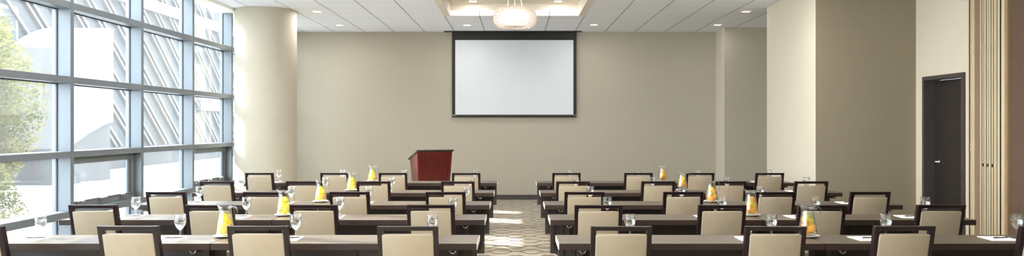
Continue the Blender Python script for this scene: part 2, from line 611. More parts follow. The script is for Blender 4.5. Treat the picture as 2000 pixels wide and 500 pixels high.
# door
d = thing('door_1', (RX, (DY0 + DY1) / 2, 0))
w = (DY1 - DY0) / 2
bm = bmesh.new()
box(bm, -0.03, 0.2, -w, -w + 0.055, 0, DZ)
box(bm, -0.03, 0.2, w - 0.055, w, 0, DZ)
box(bm, -0.03, 0.2, -w + 0.055, w - 0.055, DZ - 0.055, DZ)
box(bm, 0.165, 0.19, w - 0.075, w - 0.055, 0, DZ - 0.055)
obj('door_frame', bm, 'door_frame', d)
bm = bmesh.new()
box(bm, 0.12, 0.165, -w + 0.06, w - 0.06, 0.008, DZ - 0.06, bevel=0.003)
leaf = obj('door_leaf', bm, 'door', d)
bm = bmesh.new()
hy = w - 0.17
lathe(bm, [(0, 0), (0.032, 0), (0.032, 0.012), (0.014, 0.016), (0.014, 0.05), (0, 0.052)], 16)
for v in bm.verts:
    v.co = Vector((0.12 - v.co.z, hy + v.co.x, 1.10 + v.co.y))
tube(bm, [(0.075, hy - 0.01, 1.10), (0.070, hy + 0.03, 1.102), (0.070, hy + 0.07, 1.10), (0.074, hy + 0.105, 1.095)], 0.010, 8)
obj('door_handle', bm, 'chrome', leaf)
tag(d, 'dark espresso door with chrome lever in the cream right wall', 'door', kind='structure')

# ------------------------------------------------------------------ window wall
PITCH, FY = 1.652, 8.83        # far faces of the mullions lie at FY + k * PITCH
LEV = [(3.0175, 2.94), (2.166, 2.09), (1.312, 1.24), (0.63, 0.546), (0.10, 0.0)]
wn_i = 0
for k in range(-8, 6):
    ya = FY + (k - 1) * PITCH          # far face of the nearer mullion
    yb = min(FY + k * PITCH, 16.42)
    if ya < Y0 or ya > 16.3:
        continue
    wn_i += 1
    r = thing('window_%d' % wn_i, (FX, ya, 0))
    last = yb > 16.3
    y1 = yb - ya - (0.0 if last else 0.071)
    if not last:
        bm = bmesh.new()
        yb_l = yb - ya
        box(bm, GX - FX - 0.05, 0.0, yb_l - 0.071, yb_l - 0.003, 0, CZ - 0.05, bevel=0.003)
        box(bm, GX - FX - 0.05, -0.004, yb_l - 0.003, yb_l, 0, CZ - 0.05, 1)
        box(bm, GX - FX + 0.0, GX - FX + 0.014, yb_l - 0.083, yb_l - 0.070, 0.1, CZ - 0.05, 1)
        obj('mullion', bm, ['alu', 'gasket'], r)
    for (zt, zb) in LEV:
        bm = bmesh.new()
        box(bm, GX - FX - 0.05, -0.002, 0, y1, zb, zt, bevel=0.003)
        if zb > 0.2:
            box(bm, GX - FX + 0.0, GX - FX + 0.012, 0.002, y1 - 0.002, zb - 0.012, zb + 0.001, 1)
        obj('transom', bm, ['alu', 'gasket'], r)
    op = k in (2, 4, 0, -2)
    zs = [(CZ, LEV[0][1])] + [(LEV[i][1], LEV[i + 1][0]) for i in range(4)]
    spans = [(3.0175, CZ - 0.05), (2.166, 2.94), (1.312, 2.09), (0.63, 1.24), (0.10, 0.546)]
    # the opening sash sits in every second bay, fourth level from the top
    opening = k in (-3, -1, 1, 3)
    for i, (z0, z1) in enumerate(spans):
        if i == 3 and opening:
            gx = GX - FX + 0.05
            s = thing('sash', (0, 0, 0))
            s.parent = r
            bm = bmesh.new()
            fw = 0.085
            a0, a1 = 0.012, y1 - 0.012
            box(bm, gx - 0.03, gx + 0.02, a0, a1, z0, z0 + 0.09, bevel=0.004)
            box(bm, gx - 0.03, gx + 0.02, a0, a1, z1 - 0.085, z1, bevel=0.004)
            box(bm, gx - 0.03, gx + 0.02, a0, a0 + fw, z0 + 0.09, z1 - 0.085, bevel=0.004)
            box(bm, gx - 0.03, gx + 0.02, a1 - fw, a1, z0 + 0.09, z1 - 0.085, bevel=0.004)
            box(bm, gx + 0.018, gx + 0.034, a0 + 0.02, a1 - 0.02, z0 + 0.078, z0 + 0.088, 0)
            obj('sash_frame', bm, 'sash', s)
            bm = bmesh.new()
            for (c0, c1, e0, e1) in ((a0 + fw, a0 + fw + 0.012, z0 + 0.09, z1 - 0.085), (a1 - fw - 0.02, a1 - fw, z0 + 0.09, z1 - 0.085)):
                box(bm, gx - 0.02, gx + 0.015, c0, c1, e0, e1)
            obj('gasket', bm, 'black', s)
            bm = bmesh.new()
            box(bm, gx - 0.012, gx - 0.004, a0 + fw, a1 - fw, z0 + 0.09, z1 - 0.085)
            obj('pane', bm, 'window_glass', s)
            for hy in (0.22, 0.72, 1.22):
                bm = bmesh.new()
                box(bm, gx + 0.02, gx + 0.05, hy - 0.03, hy + 0.03, z0 + 0.045, z0 + 0.085, bevel=0.004)
                box(bm, gx + 0.045, gx + 0.085, hy - 0.015, hy + 0.06, z0 + 0.066, z0 + 0.092, bevel=0.006)
                obj('latch', bm, 'chrome', s)
        else:
            bm = bmesh.new()
            box(bm, GX - FX - 0.004, GX - FX + 0.004, -0.004, y1 + 0.004, z0 - 0.004, z1 + 0.004)
            obj('pane', bm, 'window_glass', r)
    tag(r, 'full-height window bay %d from the near end of the glazed wall' % wn_i, 'window', kind='structure')

# ------------------------------------------------------------------ lights in the ceiling


def downlight(x, y, z, label, gain=1.0):
    t = thing('ceiling_downlight', (x, y, z))
    bm = bmesh.new()
    s = 0.085
    box(bm, -s, s, -s, -s + 0.018, -0.006, 0.0)
    box(bm, -s, s, s - 0.018, s, -0.006, 0.0)
    box(bm, -s, -s + 0.018, -s + 0.018, s - 0.018, -0.006, 0.0)
    box(bm, s - 0.018, s, -s + 0.018, s - 0.018, -0.006, 0.0)
    obj('trim_ring', bm, 'white_paint', t)
    bm = bmesh.new()
    box(bm, -s + 0.018, s - 0.018, -s + 0.018, s - 0.018, -0.003, 0.0)
    obj('lens', bm, 'lens', t)
    l = bpy.data.lights.new('downlight_lamp', 'AREA')
    l.energy = DOWN * gain
    l.size = 0.13
    l.color = (1.0, 0.97, 0.95)
    l.spread = math.radians(180)
    lo = bpy.data.objects.new('downlight_lamp', l)
    COL.objects.link(lo)
    lo.parent = t
    lo.location = (0, 0, -0.012)
    tag(t, label, 'ceiling light', 'square recessed ceiling lights')
    return t


for (x, y, lab) in [
    (-3.60, 15.67, 'small square recessed ceiling light farthest left, near the far wall'),
    (-3.58, 13.82, 'small square recessed ceiling light beside the top of the round column'),
    (-1.00, 15.67, 'small square recessed ceiling light just left of the screen top'),
    (1.58, 15.62, 'small square recessed ceiling light just right of the screen top'),
    (4.10, 15.63, 'small square recessed ceiling light by the alcove corner on the right'),
    (4.14, 13.82, 'small square recessed ceiling light beside the cream pier top'),
]:
    downlight(x, y, CZ, lab, 0.12 if x > 3 else 0.4)
downlight(-0.79, 14.05, TRZ, 'small square recessed light inside the ceiling tray, left', 0.12)
downlight(0.77, 14.05, TRZ, 'small square recessed light inside the ceiling tray, right', 0.12)
for yy in (0.0, 3.5, 7.0, 10.4):  # added grid of unseen downlights, fill light for the room
    for xx in (-3.6, -1.75, 1.75, 3.3):
        row = {0.0: 'first', 3.5: 'second', 7.0: 'third', 10.4: 'fourth'}[yy]
        cc = {-3.6: 'nearest the windows', -1.75: 'left of the ceiling tray', 1.75: 'right of the ceiling tray', 3.3: 'nearest the right wall'}[xx]
        downlight(xx, yy, CZ, 'added unseen square ceiling light, %s, %s row overhead from the back' % (cc, row), {-3.6: 1.0, -1.75: 1.1, 1.75: 0.9, 3.3: 0.8}[xx] * {0.0: 0.3, 3.5: 0.4, 7.0: 0.9, 10.4: 1.2}[yy])

# sprinkler heads
# chandelier: a flattened ring of clear beads round a bright core
ch = thing('pendant_lamp', (-0.02, 11.0, TRZ))
cz = -(TRZ - 3.147)
bm = bmesh.new()
rows = 13
nb = 0
for i in range(rows):
    a = -PI / 2 * 0.80 + i * (PI * 0.80) / (rows - 1)
    ca, sa = math.cos(a), math.sin(a)
    rr = 0.155 + 0.142 * (abs(ca) ** 0.7)
    zz = 0.128 * (1 if sa > 0 else -1) * abs(sa) ** 0.85
    n = max(18, int(2 * PI * rr / 0.036))
    for k in range(n):
        th = 2 * PI * (k + 0.5 * (i % 2)) / n
        r_ = bmesh.ops.create_icosphere(bm, subdivisions=1, radius=0.0195, matrix=Matrix.Translation((rr * math.cos(th), rr * math.sin(th), cz + zz)))
for f in bm.faces:
    f.smooth = True
obj('bead_shade', bm, 'bead', ch)
bm = bmesh.new()
lathe(bm, [(0, -0.09), (0.14, -0.085), (0.2, -0.03), (0.2, 0.05), (0.14, 0.10), (0, 0.11)], 32, (0, 0, cz))
obj('bulb_globe', bm, 'bulb', ch)
for k in range(3):
    th = 2 * PI * k / 3 + PI / 6
    bm = bmesh.new()
    tube(bm, [(0.03 * math.cos(th), 0.03 * math.sin(th), -0.02), (0.125 * math.cos(th), 0.125 * math.sin(th), cz + 0.15)], 0.003, 6)
    obj('cable', bm, 'white_paint', ch)
bm = bmesh.new()
lathe(bm, [(0, 0), (0.07, 0), (0.07, -0.02), (0.02, -0.03), (0, -0.03)], 20)
obj('ceiling_rose', bm, 'white_paint', ch)
tag(ch, 'glowing drum pendant of clear glass beads hanging over the far end of the aisle', 'lamp')
for yy, where in ((7.6, 'directly over the front tables'), (4.2, 'overhead near the camera')):  # added unseen pendants, put in to brighten the ceiling
    c2 = copy_tree(ch)
    c2.location.y = yy
    if yy < 5:
        c2.location.z = CZ
    pl_ = bpy.data.lights.new('added_fill_bulb', 'POINT')
    pl_.energy = 700
    pl_.color = (1.0, 0.95, 0.9)
    pl_.shadow_soft_size = 0.2
    po = bpy.data.objects.new('added_fill_bulb', pl_)
    COL.objects.link(po)
    po.parent = c2
    po.location = (0, 0, cz)
    tag(c2, 'added fill pendant of glass beads out of view, ' + where, 'lamp')

# ------------------------------------------------------------------ screen
s = thing('projection_screen', (-0.039, BY - 0.06, 0))
bm = bmesh.new()
box(bm, -1.285, 1.285, -0.003, 0.003, 1.852, 3.475)
obj('screen_surface', bm, 'screen', s)
bm = bmesh.new()
box(bm, -1.353, -1.285, -0.004, 0.004, 1.852, 3.66)
box(bm, 1.285, 1.353, -0.004, 0.004, 1.852, 3.66)
box(bm, -1.285, 1.285, -0.004, 0.004, 3.475, 3.66)
box(bm, -1.285, 1.285, -0.004, 0.004, 1.82, 1.852)
obj('black_border', bm, 'screen_black', s)
bm = bmesh.new()
box(bm, -1.36, 1.36, -0.014, 0.014, 1.795, 1.825, bevel=0.006)
obj('bottom_bar', bm, 'screen_black', s)
tag(s, 'pull-down projection screen, white with black border, on the far wall', 'projection screen')

# ------------------------------------------------------------------ lectern
lc = thing('lectern', (-1.575, 14.2, 0.0), math.radians(24))
lc.scale = (1.03, 1.03, 1.02)
# local: front (audience side) faces -y
bm = bmesh.new()


def ring(hw, f, b, z):
    return [(-hw, f, z), (hw, f, z), (hw, b, z), (-hw, b, z)]


hexa(bm, ring(0.26, -0.17, 0.17, 0.06), [(-0.325, -0.235, 1.125), (0.325, -0.235, 1.125), (0.325, 0.235, 0.98), (-0.325, 0.235, 0.98)], bevel=0.004)
obj('body', bm, 'lectern', lc)
bm = bmesh.new()
f0, f1 = Vector((0, -0.172, 0.07)), Vector((0, -0.2365, 1.115))
hexa(bm, [(-0.19, -0.190, 0.07), (0.19, -0.190, 0.07), (0.19, -0.170, 0.07), (-0.19, -0.170, 0.07)],
     [(-0.25, -0.254, 1.11), (0.25, -0.254, 1.11), (0.25, -0.232, 1.11), (-0.25, -0.232, 1.11)], bevel=0.004)
obj('front_panel', bm, 'lectern', lc)
bm = bmesh.new()
hexa(bm, [(-0.345, -0.27, 1.127), (0.345, -0.27, 1.127), (0.345, 0.29, 0.955), (-0.345, 0.29, 0.955)],
     [(-0.345, -0.27, 1.152), (0.345, -0.27, 1.152), (0.345, 0.29, 0.98), (-0.345, 0.29, 0.98)], bevel=0.004)
obj('reading_top', bm, 'lectern_dark', lc)
bm = bmesh.new()
box(bm, -0.28, 0.28, -0.19, 0.19, 0.0, 0.06, bevel=0.006)
obj('plinth', bm, 'lectern_dark', lc)
tag(lc, 'red mahogany lectern tapering downward with a dark sloping top, by the far wall', 'lectern')

# ------------------------------------------------------------------ folded partition
plist = [(9.536, 9.605), (9.440, 9.524), (9.346, 9.430), (9.215, 9.330)]
pl = ['outermost panel of the folded partition, next to the jamb', 'second panel of the folded partition from the jamb', 'third panel of the folded partition from the jamb',
      'nearest panel of the folded partition']
for i, (a, b) in enumerate(plist):
    p = thing('partition_panel', (5.80, (a + b) / 2, 0))
    h = (b - a) / 2
    boxobj('fabric_face', (0.03, 1.25, -h, h, 0.02, CZ - 0.02), 'fabric_panel', p)
    bm = bmesh.new()
    box(bm, 0.0, 0.03, -h, -h + 0.022, 0.02, CZ - 0.02, 0, bevel=0.004)
    box(bm, 0.008, 0.03, -h + 0.022, h - 0.022, 0.02, CZ - 0.02, 0)
    box(bm, 0.0, 0.03, h - 0.022, h, 0.02, CZ - 0.02, 0, bevel=0.004)
    box(bm, 0.004, 0.03, h, h + 0.006, 0.02, CZ - 0.02, 1)  # black strips paint the shade of the gaps between panels
    box(bm, 0.004, 0.03, -h - 0.005, -h, 0.02, CZ - 0.02, 1)
    box(bm, 0.004, 0.03, -0.0035, 0.0035, 0.02, CZ - 0.02, 1)
    obj('edge_trim', bm, ['panel_edge', 'black'], p)
    if i < 3:
        boxobj('latch', (-0.002, 0.012, -h + 0.0, -h + 0.018, 1.10, 1.138), 'black', p)
    tag(p, 'brown fabric panel with cream edge, ' + pl[i], 'partition', 'panels of the folded partition')
p = thing('partition_panel', (5.80, 9.155, 0))
boxobj('fabric_face', (0.045, 1.25, -0.04, 0.05, 0.02, CZ - 0.02), 'fabric_panel', p)
bm = bmesh.new()
lathe(bm, [(0.028, 0.02), (0.028, CZ - 0.02)], 16, (0.028, 0.02, 0))
obj('edge_trim', bm, 'panel_edge', p)
bm = bmesh.new()
box(bm, 0.03, 0.06, -0.043, -0.006, 0.02, CZ - 0.02)
obj('seal_strip', bm, 'panel_wood', p)
tag(p, 'broad brown fabric face closing the partition stack at the right edge of view', 'partition', 'panels of the folded partition')

# ------------------------------------------------------------------ tables
ROWY = [5.612, 7.028, 8.359, 9.892, 11.63]     # near edges
TD = 0.45


def table_mesh(L, leg_in, ends):
    """a folding conference table of length L, origin at the floor under its near left corner"""
    t = thing('conference_table', (0, 0, 0))
    bm = bmesh.new()
    box(bm, 0.004 if 0 in ends else 0.0, L - 0.004 if 1 in ends else L, 0, TD, 0.692, 0.74, 0, bevel=0.002)
    for f in bm.faces:
        f.material_index = 0 if abs(f.normal.z) > 0.5 and f.calc_center_median().z > 0.73 else 1
    bm.normal_update()
    for f in bm.faces:
        f.material_index = 0 if f.normal.z > 0.7 else 1
    obj('tabletop', bm, ['table_top', 'table_edge'], t)
    for x in ends:
        x = x * (L - 0.004)
        boxobj('end_trim', (x, x + 0.004, 0.004, TD - 0.004, 0.694, 0.738), 'table_end', t)
    bm = bmesh.new()
    y0, y1 = TD - 0.075, TD - 0.055
    box(bm, 0.02, L - 0.02, y0 + 0.008, y1, 0.37, 0.69)
    xs = [0.02, 0.115, L / 2 - 0.02, L - 0.155, L - 0.06]
    for x in xs:
        box(bm, x, x + 0.04, y0 - 0.006, y0 + 0.010, 0.372, 0.688, bevel=0.002)
    for z in (0.372, 0.51, 0.66):
        box(bm, 0.02, L - 0.02, y0 - 0.004, y0 + 0.010, z, z + 0.028)
    obj('modesty_panel', bm, 'table_dark', t)
    for x in (leg_in, L - leg_in):
        lg = bmesh.new()
        box(lg, x - 0.022, x + 0.022, 0.27, 0.33, 0.03, 0.69, bevel=0.004)
        box(lg, x - 0.02, x + 0.02, 0.05, 0.40, 0.0, 0.03, bevel=0.006)
        box(lg, x - 0.018, x + 0.018, 0.05, 0.36, 0.665, 0.692)
        l_ = obj('leg', lg, 'table_dark', t)
    for x in (leg_in, L - leg_in):
        bm = bmesh.new()
        tube(bm, [(x + 0.022 * math.cos(a), 0.02, 0.690 - 0.026 * math.sin(a)) for a in [PI * q / 8 for q in range(9)]], 0.003, 6)
        obj('latch', bm, 'chrome', t)
    return t


proto_t = {}
rown = ['in the row nearest the camera', 'in the second row from the camera', 'in the middle row', 'in the fourth row from the camera', 'in the row nearest the lectern wall']
rowa = ['nearest row', 'second row', 'middle row', 'fourth row', 'farthest row']


def place_table(L, leg, ends, x, y, label):
    key = (round(L, 3), leg, ends)
    if key not in proto_t:
        proto_t[key] = table_mesh(L, leg, ends)
        t = proto_t[key]
    else:
        t = copy_tree(proto_t[key])
    t.location = (x, y, 0)
    tag(t, label, 'table', 'dark-edged conference tables set in two blocks of rows')
    return t


for r, y in enumerate(ROWY):
    lens = [(1.95, 0.18), (1.95, 0.13)] if r < 3 else [(1.95, 0.18), (1.25, 0.13), (0.69, 0.10)]
    names = ['aisle table', 'outer table'] if r < 3 else ['aisle table', 'middle table', 'short outer table']
    x = -0.285
    for (L, leg), nm in zip(lens, names):
        nm2 = nm.replace('outer table', 'window-end table')
        ends = (1,) if x > -0.3 else ((0,) if x - L < -3.9 else ())
        place_table(L, leg, ends, x - L, y, 'narrow grey-brown %s of the left block, %s' % (nm2, rown[r]))
        x -= L + 0.006
    x = 0.31
    for (L, leg), nm in zip(lens, names):
        nm2 = nm.replace('outer table', 'wall-end table')
        ends = (0,) if x < 0.32 else ((1,) if x + L > 3.9 else ())
        place_table(L, leg, ends, x, y, 'narrow grey-brown %s of the right block, %s' % (nm2, rown[r]))
        x += L + 0.006

# ------------------------------------------------------------------ chairs
def chair_mesh():
    t = thing('dining_chair', (0, 0, 0))
    lean = 0.13
    zt, zs = 0.915, 0.46
    HW = 0.2075

    def yb(z):           # centre line of the back at height z
        return -lean * (z - 0.40) / (zt - 0.40) if z > 0.40 else 0.0
    for sx in (-1, 1):
        xa, xb = sorted((sx * HW, sx * (HW - 0.036)))
        bm = bmesh.new()
        hexa(bm, [(xa, -0.09, 0), (xb, -0.09, 0), (xb, -0.05, 0), (xa, -0.05, 0)], [(xa, -0.025, 0.40), (xb, -0.025, 0.40), (xb, 0.025, 0.40), (xa, 0.025, 0.40)], bevel=0.003)
        obj('leg', bm, 'chair_wood', t)
        bm = bmesh.new()
        hexa(bm, [(xa + 0.003, 0.405, 0), (xb - 0.003, 0.405, 0), (xb - 0.003, 0.435, 0), (xa + 0.003, 0.435, 0)], [(xa, 0.40, 0.40), (xb, 0.40, 0.40), (xb, 0.44, 0.40), (xa, 0.44, 0.40)], bevel=0.003)
        obj('leg', bm, 'chair_wood', t)
    bm = bmesh.new()
    for sx in (-1, 1):
        xa, xb = sorted((sx * HW, sx * (HW - 0.036)))
        hexa(bm, [(xa, -0.025, 0.40), (xb, -0.025, 0.40), (xb, 0.025, 0.40), (xa, 0.025, 0.40)],
             [(xa, yb(zt) - 0.022, zt), (xb, yb(zt) - 0.022, zt), (xb, yb(zt) + 0.022, zt), (xa, yb(zt) + 0.022, zt)], bevel=0.003)
    zr = zt - 0.030
    hexa(bm, [(-HW + 0.034, yb(zr) - 0.0215, zr), (HW - 0.034, yb(zr) - 0.0215, zr), (HW - 0.034, yb(zr) + 0.021, zr), (-HW + 0.034, yb(zr) + 0.021, zr)],
         [(-HW + 0.034, yb(zt) - 0.0215, zt - 0.001), (HW - 0.034, yb(zt) - 0.0215, zt - 0.001), (HW - 0.034, yb(zt) + 0.021, zt - 0.001), (-HW + 0.034, yb(zt) + 0.021, zt - 0.001)], bevel=0.003)
    obj('back_frame', bm, 'chair_wood', t)
    bm = bmesh.new()
    w = HW - 0.031
    z0, z1 = 0.50, 0.858
    hexa(bm, [(-w, yb(z0) - 0.032, z0), (w, yb(z0) - 0.032, z0), (w, yb(z0) + 0.03, z0), (-w, yb(z0) + 0.03, z0)],
         [(-w, yb(z1) - 0.030, z1), (w, yb(z1) - 0.030, z1), (w, yb(z1) + 0.028, z1), (-w, yb(z1) + 0.028, z1)], bevel=0.009)
    for f in bm.faces:
        f.smooth = True
    o = obj('backrest', bm, 'vinyl', t)
    bm = bmesh.new()
    box(bm, -HW + 0.004, HW - 0.004, 0.03, 0.46, 0.425, 0.485, bevel=0.018, seg=3)
    for f in bm.faces:
        f.smooth = True
    obj('seat', bm, 'vinyl', t)
    bm = bmesh.new()
    box(bm, -HW + 0.002, HW - 0.002, 0.027, 0.442, 0.385, 0.424, bevel=0.003)
    obj('seat_frame', bm, 'chair_wood', t)
    bm = bmesh.new()
    for sx in (-1, 1):
        box(bm, sx * (HW - 0.018) - 0.01, sx * (HW - 0.018) + 0.01, -0.035, 0.405, 0.15, 0.175)
    box(bm, -HW + 0.02, HW - 0.02, 0.19, 0.21, 0.152, 0.173)
    obj('stretcher', bm, 'chair_wood', t)
    return t


XL = [-3.69, -2.66, -1.77, -0.735]
XR = [0.72, 1.78, 2.68, 3.69]
CH_L = [[-3.71, -2.655, -1.767, -0.74], [-3.678, -2.663, -1.759, -0.741], [-3.647, -2.627, -1.736, -0.734], [-3.72, -2.652, -1.771, -0.722], [-3.77, -2.67, -1.809, -0.733]]
CH_R = [[0.719, 1.774, 2.655, 3.654], [0.717, 1.788, 2.652, 3.696], [0.713, 1.744, 2.70, 3.69], [0.703, 1.765, 2.655, 3.667], [0.737, 1.80, 2.70, 3.72]]
seatL = ['window-end seat', 'second seat from the windows', 'third seat from the windows', 'aisle seat']
seatR = ['aisle seat', 'second seat from the aisle', 'third seat from the aisle', 'wall-end seat']
protoc = None
for r, y in enumerate(ROWY):
    for side, xs, sn in (('left', CH_L[r], seatL), ('right', CH_R[r], seatR)):
        for q, x in enumerate(xs):
            if protoc is None:
                protoc = chair_mesh()
                c = protoc
            else:
                c = copy_tree(protoc)
            c.location = (x, y - 0.35 + 0.13 + rnd.uniform(-0.02, 0.01), 0)
            c.rotation_euler = (0, 0, math.radians(rnd.uniform(-1.2, 1.2)))
            tag(c, 'beige-padded dark wood chair, %s, %s block, %s' % (sn[q], side, rowa[r]), 'chair', 'chairs along the conference tables')

# ------------------------------------------------------------------ table ware
TZ = 0.74


def goblet_mesh():
    t = thing('water_goblet', (0, 0, 0))
    bm = bmesh.new()
    out = [(0, 0.0), (0.037, 0.0), (0.038, 0.003), (0.012, 0.009), (0.0065, 0.016), (0.006, 0.03), (0.009, 0.036), (0.0065, 0.042), (0.006, 0.052), (0.010, 0.060), (0.026, 0.076), (0.038, 0.098), (0.0435, 0.122), (0.0425, 0.150), (0.040, 0.182)]
    inn = [(0.0388, 0.182), (0.0413, 0.150), (0.0422, 0.122), (0.0368, 0.099), (0.0248, 0.078), (0.009, 0.064), (0, 0.062)]
    lathe(bm, out + inn, 20)
    obj('glass_body', bm, 'vessel', t)
    bm = bmesh.new()
    lathe(bm, [(0, 0.0635), (0.0085, 0.0655), (0.0242, 0.0792), (0.036, 0.0995), (0.0414, 0.122), (0.0410, 0.140), (0, 0.140)], 20)
    obj('water', bm, 'water', t)
    return t


def pitcher_mesh(kind):
    t = thing('water_pitcher', (0, 0, 0))
    prof = [(0, 0.0), (0.058, 0.0), (0.066, 0.006), (0.068, 0.03), (0.064, 0.08), (0.056, 0.13), (0.049, 0.17), (0.0445, 0.20), (0.045, 0.215), (0.048, 0.232)]
    bm = bmesh.new()
    inner = [(r - 0.003, z) for r, z in reversed(prof[2:])] + [(0, 0.008)]
    lathe(bm, prof + inner, 32)
    # pouring lip pulled out on the left
    for v in bm.verts:
        if v.co.z > 0.19:
            a = math.atan2(v.co.y, v.co.x)
            k = max(0.0, math.cos(a - PI)) ** 6 * (v.co.z - 0.19) / 0.042
            v.co.x -= 0.026 * k
            v.co.z += 0.022 * k
    obj('glass_body', bm, 'vessel', t)
    bm = bmesh.new()
    lathe(bm, [(0, 0.009), (0.060, 0.009), (0.064, 0.03), (0.060, 0.08), (0.0525, 0.13), (0.046, 0.168), (0, 0.168)], 32)
    obj('water', bm, 'lemon_water' if kind == 'lemon' else 'orange_water', t)
    bm = bmesh.new()
    tube(bm, [(0.044, 0, 0.218), (0.058, 0, 0.226), (0.076, 0, 0.226), (0.090, 0, 0.215), (0.096, 0, 0.19), (0.097, 0, 0.155), (0.096, 0, 0.125)], 0.006, 10,
         radii=[0.006, 0.007, 0.007, 0.007, 0.0065, 0.006, 0.005])
    obj('handle', bm, 'handle_glass', t)
    return t


M['handle_glass'] = glass_mat('thick_handle_glass', (0.86, 0.9, 0.9, 1), 0.9, 0.5, 0.05)


def slice_mesh(kind, R):
    bm = bmesh.new()
    lathe(bm, [(0, -0.003), (R * 0.93, -0.003), (R * 0.93, 0.003), (0, 0.003)], 28, mat=0)
    lathe(bm, [(R * 0.92, -0.0034), (R, -0.0028), (R, 0.0028), (R * 0.92, 0.0034)], 28, mat=2)
    for k in range(9):
        a0 = 2 * PI * k / 9 + 0.05
        a1 = 2 * PI * (k + 1) / 9 - 0.05
        for s in (-1, 1):
            z = s * 0.0038
            pts = [(0.1 * R * math.cos((a0 + a1) / 2), 0.1 * R * math.sin((a0 + a1) / 2), z)]
            for q in range(4):
                a = a0 + (a1 - a0) * q / 3
                pts.append((0.87 * R * math.cos(a), 0.87 * R * math.sin(a), z))
            vs = [bm.verts.new(p) for p in pts]
            if s < 0:
                vs = vs[::-1]
            f = bm.faces.new(vs)
            f.material_index = 1
    me = bpy.data.meshes.new(kind + '_slice')
    bm.to_mesh(me)
    bm.free()
    for s in ('_pith', '_flesh', '_rind'):
        me.materials.append(M[kind + s])
    return me


SL = {('lemon', 0): slice_mesh('lemon', 0.036), ('orange', 0): slice_mesh('orange', 0.038), ('lime', 0): slice_mesh('lime', 0.030)}

pg = None
pp = {}
pn = None
ppen = None
GL = [[-3.657, -2.583, -1.694, -0.647], [-3.64, -2.573, -1.687, -0.605], [-3.567, -2.53, -1.665, -0.563], [-3.64, -2.53, -1.65, -0.60], [-3.687, -2.70, -1.745, -0.637]]
GR = [[0.877, 1.964, 2.844, 3.86], [0.871, 1.973, 2.868, 3.911], [0.835, 1.873, 2.76, None], [0.793, 1.813, 2.806, 3.862], [0.837, 1.897, 2.829, 3.94]]
PX = [(-2.25, 2.256), (-2.225, 2.25), (-2.21, 2.21), (-2.19, 2.21), (-2.24, 2.28)]

bm = bmesh.new()
lathe(bm, [(0, 0.0), (0.045, 0.0), (0.05, 0.004), (0.088, 0.014), (0.090, 0.0165), (0.086, 0.0165), (0.05, 0.0085), (0, 0.008)], 32)
plate0 = obj('plate', bm, 'china')
plate_used = False

